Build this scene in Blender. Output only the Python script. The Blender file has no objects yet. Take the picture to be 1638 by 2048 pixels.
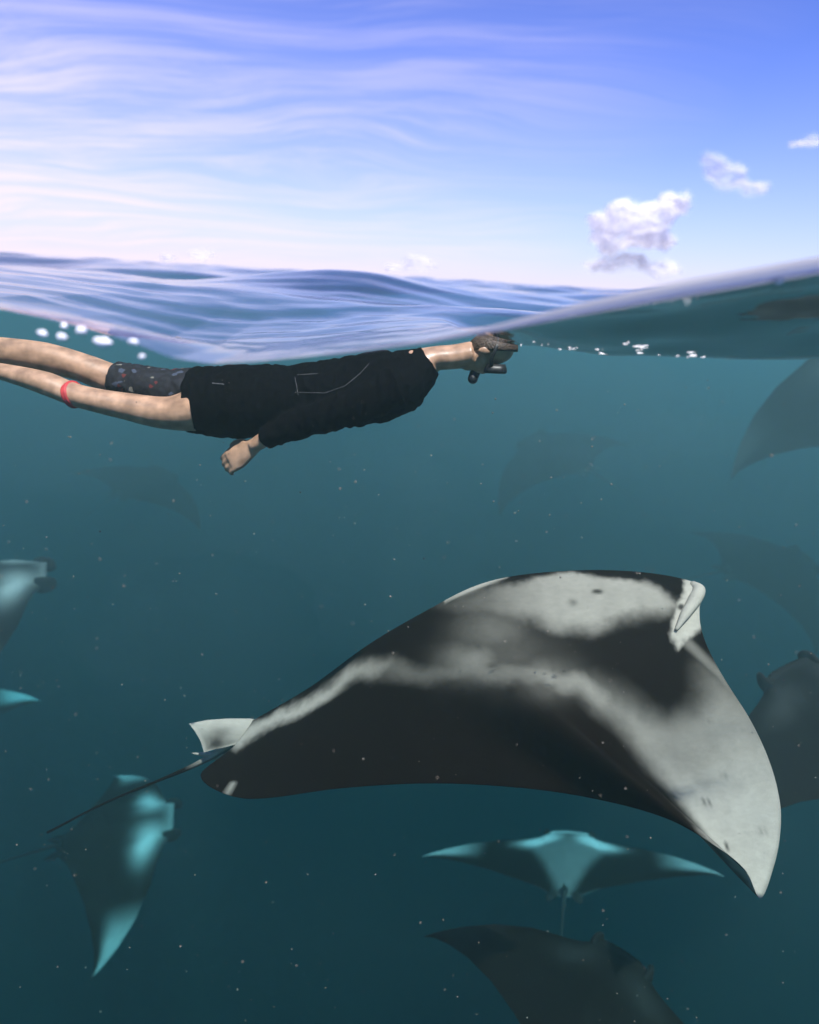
import bpy, bmesh, math, random
import numpy as np
from mathutils import Vector, Matrix, noise

scene = bpy.context.scene
col = scene.collection
R = math.radians
rng = np.random.default_rng(7)
random.seed(7)

# ------------------------------------------------------------------ camera
CAM_Z = 0.12
PITCH = math.atan(0.3200)          # looks down
ROLL = R(3.4)                      # horizon drops to the right
HALF = 0.56                        # tan(half horizontal fov)
CUT = 1.20                         # outside of the camera's dome port: the water starts here

_f = Vector((0, math.cos(PITCH), -math.sin(PITCH)))
_u0 = Vector((0, math.sin(PITCH), math.cos(PITCH)))
_r0 = Vector((1, 0, 0))
_r = _r0 * math.cos(ROLL) + _u0 * math.sin(ROLL)
_u = -_r0 * math.sin(ROLL) + _u0 * math.cos(ROLL)
EYE = Vector((0, 0, CAM_Z))

cam_d = bpy.data.cameras.new('camera')
cam = bpy.data.objects.new('camera', cam_d)
col.objects.link(cam)
m = Matrix.Identity(4)
for i in range(3):
    m[i][0] = _r[i]; m[i][1] = _u[i]; m[i][2] = -_f[i]; m[i][3] = EYE[i]
cam.matrix_world = m
cam_d.sensor_fit = 'HORIZONTAL'
cam_d.sensor_width = 36.0
cam_d.lens = 18.0 / HALF
cam_d.clip_start = 0.02
cam_d.clip_end = 40000
cam_d.dof.use_dof = True
cam_d.dof.focus_distance = 2.6
cam_d.dof.aperture_fstop = 1.8
scene.camera = cam

# ------------------------------------------------------------------ sky, sun, exposure
SUN_EL, SUN_AZ = R(69), R(162)     # azimuth clockwise from +Y: high, behind the camera's right shoulder
sun_dir = Vector((math.sin(SUN_AZ) * math.cos(SUN_EL), math.cos(SUN_AZ) * math.cos(SUN_EL), math.sin(SUN_EL)))

world = bpy.data.worlds.new('World')
scene.world = world
world.use_nodes = True
wt = world.node_tree
wt.nodes.clear()


def N(tree, kind, **kw):
    n = tree.nodes.new(kind)
    for k, v in kw.items():
        if k.startswith('i_'):
            key = k[2:]
            key = int(key) if key.isdigit() else key.replace('_', ' ')
            n.inputs[key].default_value = v
        else:
            setattr(n, k, v)
    return n


def link(tree, a, b):
    tree.links.new(a, b)


def ramp(tree, fac, stops, interp='EASE'):
    n = tree.nodes.new('ShaderNodeValToRGB')
    n.color_ramp.interpolation = interp
    e = n.color_ramp.elements
    while len(e) < len(stops):
        e.new(0.5)
    for el, (p, c) in zip(e, stops):
        el.position = p
        el.color = c if hasattr(c, '__len__') else (c, c, c, 1)
    if fac is not None:
        link(tree, fac, n.inputs[0])
    return n


def math_node(tree, op, a=None, b=None, c=None, clamp=False):
    n = tree.nodes.new('ShaderNodeMath')
    n.operation = op
    n.use_clamp = clamp
    for i, v in enumerate((a, b, c)):
        if v is None:
            continue
        if isinstance(v, (int, float)):
            n.inputs[i].default_value = v
        else:
            link(tree, v, n.inputs[i])
    return n.outputs[0]


def mix_rgb(tree, fac, a, b, blend='MIX'):
    n = tree.nodes.new('ShaderNodeMix')
    n.data_type = 'RGBA'
    n.blend_type = blend
    for sock, v in ((n.inputs[0], fac), (n.inputs[6], a), (n.inputs[7], b)):
        if isinstance(v, (int, float)):
            sock.default_value = v
        elif isinstance(v, (tuple, list)):
            sock.default_value = v if len(v) == 4 else (*v, 1)
        else:
            link(tree, v, sock)
    return n.outputs[2]


def build_world():
    t = wt
    sky = N(t, 'ShaderNodeTexSky', sky_type='NISHITA')
    sky.sun_disc = False
    sky.sun_elevation = SUN_EL
    sky.sun_rotation = SUN_AZ
    sky.air_density = 1.0
    sky.dust_density = 0.25
    sky.ozone_density = 6.0
    tc = N(t, 'ShaderNodeTexCoord')
    tint = mix_rgb(t, 1.0, sky.outputs[0], (.55, 1.04, 1.60), 'MULTIPLY')
    # a high veil of cirrus: the view direction dropped on a flat layer of air far above
    sep = N(t, 'ShaderNodeSeparateXYZ')
    link(t, tc.outputs['Generated'], sep.inputs[0])
    z = math_node(t, 'ADD', math_node(t, 'MAXIMUM', sep.outputs[2], 0.0), 0.16)
    px = math_node(t, 'DIVIDE', sep.outputs[0], z)
    py = math_node(t, 'DIVIDE', sep.outputs[1], z)
    cmb = N(t, 'ShaderNodeCombineXYZ')
    link(t, px, cmb.inputs[0]); link(t, py, cmb.inputs[1])
    warp = N(t, 'ShaderNodeTexNoise', i_Scale=0.55, i_Detail=2.0)
    link(t, cmb.outputs[0], warp.inputs['Vector'])
    vm = N(t, 'ShaderNodeVectorMath', operation='MULTIPLY_ADD')
    link(t, warp.outputs['Color'], vm.inputs[0])
    vm.inputs[1].default_value = (1.7, 1.7, 0)
    link(t, cmb.outputs[0], vm.inputs[2])
    mp = N(t, 'ShaderNodeMapping')
    mp.inputs['Rotation'].default_value = (0, 0, R(-14))
    mp.inputs['Scale'].default_value = (0.42, 2.0, 1)
    mp.inputs['Location'].default_value = (3.1, 1.7, 0)
    link(t, vm.outputs[0], mp.inputs[0])
    n1 = N(t, 'ShaderNodeTexNoise', i_Scale=1.5, i_Detail=10.0, i_Roughness=0.66)
    link(t, mp.outputs[0], n1.inputs['Vector'])
    n2 = N(t, 'ShaderNodeTexNoise', i_Scale=0.30, i_Detail=2.0)
    link(t, cmb.outputs[0], n2.inputs['Vector'])
    mp2 = N(t, 'ShaderNodeMapping')
    mp2.inputs['Rotation'].default_value = (0, 0, R(32))
    mp2.inputs['Scale'].default_value = (0.55, 4.2, 1)
    link(t, vm.outputs[0], mp2.inputs[0])
    n3 = N(t, 'ShaderNodeTexNoise', i_Scale=1.9, i_Detail=9.0, i_Roughness=0.66)
    link(t, mp2.outputs[0], n3.inputs['Vector'])
    both = math_node(t, 'ADD', math_node(t, 'MULTIPLY', n1.outputs[0], .64), math_node(t, 'MULTIPLY', n3.outputs[0], .36))
    streak = ramp(t, both, [(0.40, 0.0), (0.64, 1.0)])
    # the veil thickens towards the left (west) side of the sky
    west = math_node(t, 'MULTIPLY_ADD', px, -0.42, 0.36)
    patch = math_node(t, 'ADD', west, math_node(t, 'MULTIPLY_ADD', n2.outputs[0], 1.6, -0.8), clamp=True)
    veil = math_node(t, 'MULTIPLY', patch, math_node(t, 'MULTIPLY_ADD', streak.outputs[0], 0.74, 0.22), clamp=True)
    low = ramp(t, sep.outputs[2], [(0.12, 1.0), (0.55, 0.16)], 'LINEAR')
    veil = math_node(t, 'MULTIPLY', veil, low.outputs[0])
    # the camera's contrasty picture style: a gamma on the clear sky
    dim = mix_rgb(t, 1.0, tint, (.094, .094, .094), 'MULTIPLY')
    gm_ = N(t, 'ShaderNodeGamma', i_Gamma=1.5)
    link(t, dim, gm_.inputs[0])
    up_ = mix_rgb(t, 1.0, gm_.outputs[0], (10.0, 10.0, 10.0), 'MULTIPLY')
    c = mix_rgb(t, veil, up_, (7.2, 6.4, 7.6))
    # sea haze, the same all round the horizon
    hz = math_node(t, 'MULTIPLY', math_node(t, 'EXPONENT', math_node(t, 'MULTIPLY', math_node(t, 'ABSOLUTE', sep.outputs[2]), -7.0)), 0.86)
    c = mix_rgb(t, hz, c, (6.6, 5.75, 7.1))
    bg = N(t, 'ShaderNodeBackground', i_Strength=0.10)
    link(t, c, bg.inputs[0])
    out = N(t, 'ShaderNodeOutputWorld')
    link(t, bg.outputs[0], out.inputs[0])


build_world()

sun_d = bpy.data.lights.new('sun', 'SUN')
sun_d.energy = 5.0
sun_d.angle = R(0.5)
sun_d.color = (1.0, 0.96, 0.90)
sun = bpy.data.objects.new('sun', sun_d)
col.objects.link(sun)
sun.rotation_euler = sun_dir.to_track_quat('Z', 'Y').to_euler()

scene.view_settings.view_transform = 'Standard'
scene.view_settings.look = 'None'
scene.view_settings.gamma = 1.0
scene.view_settings.exposure = 0.62
scene.view_settings.use_curve_mapping = False
scene.render.engine = 'CYCLES'
cy = scene.cycles
cy.use_denoising = True
cy.max_bounces = 6
cy.transparent_max_bounces = 24
cy.volume_bounces = 1
cy.use_adaptive_sampling = True
cy.adaptive_threshold = 0.03
cy.transmission_bounces = 8
cy.glossy_bounces = 4
cy.diffuse_bounces = 2
cy.caustics_reflective = False
cy.caustics_refractive = False
cy.sample_clamp_indirect = 6.0


# ------------------------------------------------------------------ helpers
def ray(px, py):
    a = (px - 819.0) / 819.0 * HALF
    b = (1024.0 - py) / 819.0 * HALF
    return _r * a + _u * b + _f


def P(px, py, Y):
    """The point of the place that lies at distance Y in front of the port, in the direction of that photo pixel."""
    d = ray(px, py)
    return EYE + d * (Y / d.y)


def to_px(p):
    """world points (n,3) -> photo pixels"""
    q = np.asarray(p, float) - np.array(EYE)
    a = q @ np.array(_r); b = q @ np.array(_u); c = q @ np.array(_f)
    return np.stack([819 + a / c / HALF * 819, 1024 - b / c / HALF * 819], -1)


PXM = HALF / 819.0                 # metres per photo pixel at 1 m


def new_obj(name, verts, faces, mat=None, parent=None, smooth=True, colors=None):
    me = bpy.data.meshes.new(name)
    me.from_pydata([tuple(v) for v in verts], [], [tuple(f) for f in faces])
    me.update()
    if smooth:
        me.polygons.foreach_set('use_smooth', [True] * len(me.polygons))
    if colors is not None:
        at = me.color_attributes.new('skin', 'FLOAT_COLOR', 'POINT')
        c = np.ones((len(verts), 4), np.float32)
        c[:, :3] = np.asarray(colors, np.float32).reshape(len(verts), -1)
        at.data.foreach_set('color', c.ravel())
    o = bpy.data.objects.new(name, me)
    col.objects.link(o)
    if mat is not None:
        for mm in (mat if isinstance(mat, (list, tuple)) else [mat]):
            me.materials.append(mm)
    if parent is not None:
        o.parent = parent
    return o


def tag(o, label=None, cat=None, group=None, kind=None):
    if label: o['label'] = label
    if cat: o['category'] = cat
    if group: o['group'] = group
    if kind: o['kind'] = kind
    return o


def empty(name, loc=(0, 0, 0)):
    o = bpy.data.objects.new(name, None)
    col.objects.link(o)
    o.location = loc
    o.empty_display_size = 0.1
    return o


def fix_normals(o):
    bm = bmesh.new(); bm.from_mesh(o.data)
    bmesh.ops.recalc_face_normals(bm, faces=bm.faces)
    bm.to_mesh(o.data); bm.free()


def catmull(ts, pts, t):
    """Catmull-Rom through pts at parameters ts (non uniform, hermite form)."""
    ts = np.asarray(ts, float); pts = np.asarray(pts, float)
    n = len(ts)
    tan = np.zeros_like(pts)
    for i in range(n):
        a, b = max(i - 1, 0), min(i + 1, n - 1)
        tan[i] = (pts[b] - pts[a]) / (ts[b] - ts[a])
    t = np.clip(np.asarray(t, float), ts[0], ts[-1])
    k = np.clip(np.searchsorted(ts, t, side='right') - 1, 0, n - 2)
    h = ts[k + 1] - ts[k]
    s = (t - ts[k]) / h
    s = s[:, None]; h = h[:, None]
    return ((2 * s**3 - 3 * s**2 + 1) * pts[k] + (s**3 - 2 * s**2 + s) * h * tan[k]
            + (-2 * s**3 + 3 * s**2) * pts[k + 1] + (s**3 - s**2) * h * tan[k + 1])


def sstep(a, b, x):
    t = np.clip((np.asarray(x, float) - a) / (b - a), 0, 1)
    return t * t * (3 - 2 * t)


def vnoise(p, scale, seed=0.0, octaves=3):
    off = Vector((seed * 7.31, seed * 3.7, seed * 1.9))
    return np.array([noise.fractal(Vector(q) * scale + off, 0.6, 2.1, octaves) for q in p])


def tube(path, ra, rb, up=(0, 0, 1), nseg=20, samples=24, cap=True, ups=None):
    """Closed lofted tube with elliptical sections. ra: half size along `up`, rb: half size across it."""
    path = np.array([tuple(p) for p in path], float)
    n = len(path)
    ts = np.concatenate([[0], np.cumsum(np.linalg.norm(np.diff(path, axis=0), axis=1))])
    t = np.linspace(0, ts[-1], samples)
    c = catmull(ts, path, t)
    ra = np.interp(t, ts, ra); rb = np.interp(t, ts, rb)
    tang = np.gradient(c, axis=0)
    tang /= np.linalg.norm(tang, axis=1)[:, None]
    upv = np.array(up, float)
    verts, faces = [], []
    for i in range(samples):
        side = np.cross(tang[i], upv); side /= np.linalg.norm(side)
        u = np.cross(side, tang[i])
        for k in range(nseg):
            a = 2 * math.pi * k / nseg
            verts.append(c[i] + u * ra[i] * math.cos(a) + side * rb[i] * math.sin(a))
    for i in range(samples - 1):
        for k in range(nseg):
            k2 = (k + 1) % nseg
            faces.append((i * nseg + k, i * nseg + k2, (i + 1) * nseg + k2, (i + 1) * nseg + k))
    if cap:
        faces.append(tuple(range(nseg))[::-1])
        faces.append(tuple((samples - 1) * nseg + k for k in range(nseg)))
    return verts, faces


def ellipsoid(c, r, rot=None, nu=18, nv=12):
    verts, faces = [], []
    rot = rot or Matrix.Identity(3)
    for j in range(nv + 1):
        th = math.pi * j / nv
        for i in range(nu):
            ph = 2 * math.pi * i / nu
            v = Vector((r[0] * math.sin(th) * math.cos(ph), r[1] * math.sin(th) * math.sin(ph), r[2] * math.cos(th)))
            verts.append(Vector(c) + rot @ v)
    for j in range(nv):
        for i in range(nu):
            i2 = (i + 1) % nu
            faces.append((j * nu + i, (j + 1) * nu + i, (j + 1) * nu + i2, j * nu + i2))
    return verts, faces


def merge(parts):
    V, F = [], []
    for v, f in parts:
        b = len(V)
        V += [tuple(q) for q in v]
        F += [tuple(i + b for i in q) for q in f]
    return V, F


def remeshed(name, parts, voxel, mat, parent=None, smooth_iter=4):
    """Union of closed pieces grown into ONE continuous skin."""
    V, F = merge(parts)
    o = new_obj(name + '_tmp', V, F)
    fix_normals(o)
    r = o.modifiers.new('r', 'REMESH'); r.mode = 'VOXEL'; r.voxel_size = voxel; r.use_smooth_shade = True
    s = o.modifiers.new('s', 'SMOOTH'); s.factor = 0.5; s.iterations = smooth_iter
    dg = bpy.context.evaluated_depsgraph_get()
    me = bpy.data.meshes.new_from_object(o.evaluated_get(dg))
    me.name = name
    old = o.data
    bpy.data.objects.remove(o); bpy.data.meshes.remove(old)
    ob = bpy.data.objects.new(name, me)
    col.objects.link(ob)
    me.materials.clear()
    me.materials.append(mat)
    if parent is not None: ob.parent = parent
    return ob


# ------------------------------------------------------------------ materials
def material(name):
    mt = bpy.data.materials.new(name)
    mt.use_nodes = True
    mt.node_tree.nodes.clear()
    out = mt.node_tree.nodes.new('ShaderNodeOutputMaterial')
    return mt, mt.node_tree, out


def principled(t, out, base=None, rough=0.5, spec=0.5):
    b = t.nodes.new('ShaderNodeBsdfPrincipled')
    b.inputs['Roughness'].default_value = rough
    b.inputs['Specular IOR Level'].default_value = spec
    if base is not None:
        if isinstance(base, (tuple, list)):
            b.inputs['Base Color'].default_value = (*base, 1)
        else:
            link(t, base, b.inputs['Base Color'])
    link(t, b.outputs[0], out.inputs[0])
    return b


def bump(t, b, scale, strength, dist=0.01, detail=4.0, coord='Object'):
    tc = N(t, 'ShaderNodeTexCoord')
    n = N(t, 'ShaderNodeTexNoise', i_Scale=scale, i_Detail=detail)
    link(t, tc.outputs[coord], n.inputs['Vector'])
    bp = N(t, 'ShaderNodeBump', i_Strength=strength, i_Distance=dist)
    link(t, n.outputs[0], bp.inputs['Height'])
    link(t, bp.outputs[0], b.inputs['Normal'])
    return n


def simple(name, base, rough=0.5, spec=0.5, nscale=40, var=0.25, bstr=0.15, bscale=90, bdist=0.004):
    mt, t, out = material(name)
    tc = N(t, 'ShaderNodeTexCoord')
    n = N(t, 'ShaderNodeTexNoise', i_Scale=nscale, i_Detail=5.0)
    link(t, tc.outputs['Object'], n.inputs['Vector'])
    lo = tuple(c * (1 - var) for c in base); hi = tuple(min(1, c * (1 + var)) for c in base)
    rp = ramp(t, n.outputs[0], [(0.3, (*lo, 1)), (0.7, (*hi, 1))], 'LINEAR')
    b = principled(t, out, rp.outputs[0], rough, spec)
    if bstr: bump(t, b, bscale, bstr, bdist)
    return mt


def make_skin_material(name='ray_skin', rough=0.55):
    mt, t, out = material(name)
    at = N(t, 'ShaderNodeAttribute', attribute_name='skin')
    tc = N(t, 'ShaderNodeTexCoord')
    n = N(t, 'ShaderNodeTexNoise', i_Scale=16.0, i_Detail=6.0, i_Roughness=0.65)
    link(t, tc.outputs['Object'], n.inputs['Vector'])
    mott = ramp(t, n.outputs[0], [(0.25, 0.84), (0.7, 1.07)], 'LINEAR')
    mpf = N(t, 'ShaderNodeMapping')
    mpf.inputs['Scale'].default_value = (1.0, 2.0, 3.2)
    mpf.inputs['Rotation'].default_value = (0, R(38), 0)
    link(t, tc.outputs['Object'], mpf.inputs[0])
    nf = N(t, 'ShaderNodeTexNoise', i_Scale=34.0, i_Detail=9.0, i_Roughness=0.7)
    link(t, mpf.outputs[0], nf.inputs['Vector'])
    fine = ramp(t, nf.outputs[0], [(0.3, 0.92), (0.68, 1.06)], 'LINEAR')
    c = mix_rgb(t, 1.0, at.outputs['Color'], mott.outputs[0], 'MULTIPLY')
    c = mix_rgb(t, 1.0, c, fine.outputs[0], 'MULTIPLY')
    b = principled(t, out, c, rough, 0.015)
    bump(t, b, 140.0, 0.12, 0.003)
    return mt


def make_water_material():
    mt, t, out = material('sea_surface')
    tc = N(t, 'ShaderNodeTexCoord')
    n = N(t, 'ShaderNodeTexNoise', i_Scale=9.0, i_Detail=3.0, i_Roughness=0.5)
    mp = N(t, 'ShaderNodeMapping')
    mp.inputs['Scale'].default_value = (0.7, 1.4, 1.0)
    link(t, tc.outputs['Object'], mp.inputs[0])
    link(t, mp.outputs[0], n.inputs['Vector'])
    bp = N(t, 'ShaderNodeBump', i_Strength=0.12, i_Distance=0.012)
    link(t, n.outputs[0], bp.inputs['Height'])
    fr = N(t, 'ShaderNodeFresnel', i_IOR=1.333)
    link(t, bp.outputs[0], fr.inputs['Normal'])
    gl = N(t, 'ShaderNodeBsdfGlossy', i_Roughness=0.03)
    gl.inputs['Color'].default_value = (0.98, 0.94, 0.95, 1)
    link(t, bp.outputs[0], gl.inputs['Normal'])
    tr = N(t, 'ShaderNodeBsdfTransparent')
    mx = N(t, 'ShaderNodeMixShader')
    link(t, fr.outputs[0], mx.inputs[0]); link(t, tr.outputs[0], mx.inputs[1]); link(t, gl.outputs[0], mx.inputs[2])
    link(t, mx.outputs[0], out.inputs[0])
    return mt


def make_volume_material(name, scatter, s_col, absorb, a_col, g):
    mt, t, out = material(name)
    # fine plankton scatters, the water itself takes the red away
    sc = N(t, 'ShaderNodeVolumeScatter', i_Density=scatter, i_Anisotropy=g)
    sc.inputs['Color'].default_value = (*s_col, 1)
    ab = N(t, 'ShaderNodeVolumeAbsorption', i_Density=absorb)
    ab.inputs['Color'].default_value = (*a_col, 1)
    ad = N(t, 'ShaderNodeAddShader')
    link(t, sc.outputs[0], ad.inputs[0]); link(t, ab.outputs[0], ad.inputs[1])
    link(t, ad.outputs[0], out.inputs['Volume'])
    return mt


M_WATER = make_water_material()
# water split into two layers: dimming with depth put into the lower one
M_VOL = make_volume_material('sea_water', 0.060, (.60, .95, 1.0), 0.104, (0.0, .74, .84), 0.50)
M_DEEP = make_volume_material('deep_water', 0.014, (.20, 1.0, 1.0), 0.130, (0.0, .72, .77), 0.50)
M_RAY = make_skin_material()

# ------------------------------------------------------------------ the sea surface
edge_px = [(-900, 560), (-400, 590), (0, 622), (100, 641), (200, 666), (280, 692), (345, 716), (420, 727), (520, 721), (700, 702),
           (850, 683), (1000, 658), (1150, 629), (1300, 602), (1450, 576), (1638, 541), (2000, 500), (2600, 470)]
# height of the surface a step further out (behind the first crest)
TY = 2.05
trough_px = [(-900, 600), (-400, 580), (0, 610), (150, 642), (290, 684), (400, 692), (600, 676), (760, 660), (900, 646), (1040, 676), (1200, 708),
             (1400, 727), (1638, 746), (2000, 755), (2600, 740)]
_e = np.array([tuple(P(x, y, CUT)) for x, y in edge_px])
_t = np.array([tuple(P(x, y, TY)) for x, y in trough_px])

comps = []
_w = np.random.default_rng(21)
for lam, amp, k in ((7.5, .052, 3), (4.2, .026, 4), (2.3, .0064, 5), (1.25, .0022, 6), (.66, .0012, 8), (.34, .0008, 8), (.17, .0003, 8)):
    for i in range(k):
        a = _w.normal(R(70), R(34))
        l = lam * _w.uniform(.78, 1.28)
        comps.append((math.cos(a) * 2 * math.pi / l, math.sin(a) * 2 * math.pi / l, amp * _w.uniform(.6, 1.2), _w.uniform(0, 2 * math.pi), l))


HUMP = P(700, 540, 5.2)
DIP = P(1000, 700, 2.5)


def sea(x, y):
    x = np.asarray(x, float); y = np.asarray(y, float)
    h = np.zeros_like(x)
    dist = np.sqrt(x * x + y * y)
    wx = x + 0.10 * np.sin(2.1 * y + 0.7 * x); wy = y + 0.12 * np.sin(1.7 * x - 0.6 * y)
    for kx, ky, a, ph, l in comps:
        fade = 1 - sstep(l / .10, l / .045, dist)
        s = np.sin(kx * wx + ky * wy + ph)
        h += a * fade * (s + 0.35 * (s * s - .5)) * (1 if l < 3 else sstep(1.0, 4.0, y))
    e = np.interp(x, _e[:, 0], _e[:, 2])
    t = np.interp(x, _t[:, 0], _t[:, 2])
    front = sstep(CUT, TY, y)
    back = sstep(TY, TY + 1.5, y)
    base = e * (1 - front) + t * front
    base = base * (1 - back)
    chop = 0.30 + 0.70 * sstep(CUT, TY + 0.3, y)
    chop = np.where(y < CUT - .01, 1.0, chop)
    # a swell left of the middle, and the dip round the swimmer's head
    hump = 0.165 * np.exp(-((x - HUMP.x) / np.where(x < HUMP.x, 1.15, .70))**2 - ((y - HUMP.y) / 1.0)**2) + .05 * np.exp(-((x - HUMP.x + 1.9) / .8)**2 - ((y - HUMP.y - .3) / 1.0)**2)
    dip = -0.05 * np.exp(-((x - DIP.x) / .17)**2 - ((y - DIP.y) / .30)**2)
    # short ripples running along the back of the crest on the right
    rip = (.0026 * np.sin(2 * math.pi * (x * .55 + y * 1.9 + .12 * np.sin(3.1 * x)) / .62) + .0008 * np.sin(2 * math.pi * (y * 2.0 - x * .8) / .37)) \
        * sstep(.15, .55, x) * sstep(CUT, CUT + .25, y) * (1 - back)
    return base + h * chop + hump + dip + rip


def sea_grid():
    """front sheet: a fan that opens with distance"""
    ys = [CUT]
    while ys[-1] < 2500:
        ys.append(ys[-1] * 1.0 + max(0.010, ys[-1] * 0.013))
    ys = np.array(ys)
    inner = np.linspace(-1, 1, 420)
    g = 1.09 ** np.arange(1, 48)
    outer = 1 + (g - 1) * 0.06
    s = np.concatenate([-outer[::-1], inner, outer])
    w = 0.70 * ys + 0.25
    X = s[None, :] * w[:, None]
    Yg = np.repeat(ys[:, None], len(s), 1)
    return X, Yg


X, Yg = sea_grid()
Z = sea(X, Yg)
ny, nx = X.shape


def grid_faces(ny, nx, base=0, flip=False):
    idx = np.arange(ny * nx).reshape(ny, nx) + base
    q = np.stack([idx[:-1, :-1], idx[:-1, 1:], idx[1:, 1:], idx[1:, :-1]], -1).reshape(-1, 4)
    return (q[:, ::-1] if flip else q).tolist()


PX, PYB, PZ = 1.9, -1.0, -2.1      # the air pocket of the housing: half width, back, floor
sheets = [(X, Yg)]
for x0, x1, y0, y1, n, mm in ((-60, 60, -60, PYB, 90, 60), (-60, -PX, PYB, CUT, 60, 12), (PX, 60, PYB, CUT, 60, 12)):
    xs = np.linspace(x0, x1, n); yy = np.linspace(y0, y1, mm)
    a, b = np.meshgrid(xs, yy)
    sheets.append((a, b))
V, F = [], []
for a, b in sheets:
    zz = sea(a, b)
    F += grid_faces(a.shape[0], a.shape[1], len(V))
    V += np.stack([a, b, zz], -1).reshape(-1, 3).tolist()
sea_o = new_obj('water', V, F, M_WATER)
tag(sea_o, 'rippled blue sea surface reaching to the horizon', None, kind='structure')

# meniscus rim along the port: refracted sky put into its pale colour
mm_, mt_, mo_ = material('meniscus_skylight')
mg = N(mt_, 'ShaderNodeBsdfGlass', i_IOR=1.333, i_Roughness=0.35)
md = N(mt_, 'ShaderNodeBsdfDiffuse'); md.inputs[0].default_value = (.62, .60, .68, 1)
mtl = N(mt_, 'ShaderNodeBsdfTranslucent'); mtl.inputs[0].default_value = (.62, .60, .68, 1)
ma = N(mt_, 'ShaderNodeMixShader', i_0=.5); mb = N(mt_, 'ShaderNodeMixShader', i_0=.5)
link(mt_, md.outputs[0], ma.inputs[1]); link(mt_, mtl.outputs[0], ma.inputs[2])
link(mt_, mg.outputs[0], mb.inputs[1]); link(mt_, ma.outputs[0], mb.inputs[2])
link(mt_, mb.outputs[0], mo_.inputs[0])
xs_ = np.linspace(-.15, 1.6, 120)
zs_ = sea(xs_, xs_ * 0 + CUT)
rr_ = .002 + .011 * sstep(-.08, .45, xs_)
rim = tube([(x, CUT - .013, z + r * .9) for x, z, r in zip(xs_, zs_, rr_)], rr_, rr_ * .7, nseg=16, samples=360)
rim_o = new_obj('meniscus', rim[0], rim[1], mm_, sea_o)
fix_normals(rim_o)

# the body of water below the surface (only volume, no surface of its own)
BOT = -70.0
LAYER = -2.9


def slab(a, b, top_fn, bottom, off=-0.002):
    """closed block under a grid"""
    n0, n1 = a.shape
    top = np.stack([a, b, top_fn(a, b) + off], -1).reshape(-1, 3)
    idx = np.arange(n0 * n1).reshape(n0, n1)
    ring = list(idx[0, :]) + list(idx[1:, -1]) + list(idx[-1, -2::-1]) + list(idx[-2:0:-1, 0])
    V = top.tolist(); F = grid_faces(n0, n1)
    base = len(V)
    for i in ring:
        V.append([top[i][0], top[i][1], bottom])
    k = len(ring)
    for j in range(k):
        j2 = (j + 1) % k
        F.append((ring[j2], ring[j], base + j, base + j2))
    F.append(tuple(base + j for j in range(k))[::-1])
    return V, F


st = 2                              # the block uses every second line of the sheet far off, all lines near by
rows = np.concatenate([np.arange(0, 160), np.arange(160, ny - 1, 3), [ny - 1]])
cols = np.unique(np.concatenate([np.arange(0, nx, 2), [nx - 1]]))
blocks = [slab(X[np.ix_(rows, cols)], Yg[np.ix_(rows, cols)], sea, LAYER)]
e = 0.002
for a, b in sheets[1:]:
    a = a.copy(); b = b.copy()
    blocks.append(slab(np.clip(a, a.min() + e, a.max() - e), np.clip(b, b.min() + e, b.max() - e), sea, LAYER))
xa, ya = np.meshgrid(np.linspace(-PX + e, PX - e, 2), np.linspace(PYB + e, CUT - e, 2))
blocks.append(slab(xa, ya, lambda a, b: a * 0 + PZ, LAYER))
n_top = sum(len(f) for _, f in blocks)
xa, ya = np.meshgrid(np.linspace(-3000, 3000, 2), np.linspace(-70, 2600, 2))
blocks.append(slab(xa, ya, lambda a, b: a * 0 + LAYER, BOT))
V, F = merge(blocks)
haze = new_obj('haze', V, F, [M_VOL, M_DEEP], smooth=False)
haze.data.polygons.foreach_set('material_index', [0] * n_top + [1] * (len(F) - n_top))
fix_normals(haze)
tag(haze, 'murky blue-green sea water full of plankton', None, kind='stuff')

# seabed, far below and out of sight
s = 2600.0
bed = new_obj('seabed', [(-s, -s, -60), (s, -s, -60), (s, s, -60), (-s, s, -60)], [(0, 1, 2, 3)],
              simple('deep_sand', (0.10, 0.12, 0.11), .9, .2, .5, .3, 0))
tag(bed, 'dark sea floor far below', None, kind='structure')

# ------------------------------------------------------------------ rays (mantas)
def poly_sd(p, poly):
    """signed distance (inside positive) of points p (n,2) to polygon"""
    poly = np.asarray(poly, float)
    d = np.full(len(p), 1e9); inside = np.zeros(len(p), bool)
    for i in range(len(poly)):
        a, b = poly[i], poly[(i + 1) % len(poly)]
        ab = b - a
        t = np.clip(((p - a) @ ab) / (ab @ ab), 0, 1)
        d = np.minimum(d, np.linalg.norm(p - (a + t[:, None] * ab), axis=1))
        c = ((a[1] > p[:, 1]) != (b[1] > p[:, 1]))
        with np.errstate(divide='ignore', invalid='ignore'):
            xi = (b[0] - a[0]) * (p[:, 1] - a[1]) / (b[1] - a[1]) + a[0]
        inside ^= c & (p[:, 0] < xi)
    return np.where(inside, d, -d)


def line_d(p, line):
    line = np.asarray(line, float)
    d = np.full(len(p), 1e9)
    for a, b in zip(line[:-1], line[1:]):
        ab = b - a
        t = np.clip(((p - a) @ ab) / (ab @ ab), 0, 1)
        d = np.minimum(d, np.linalg.norm(p - (a + t[:, None] * ab), axis=1))
    return d


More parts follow.
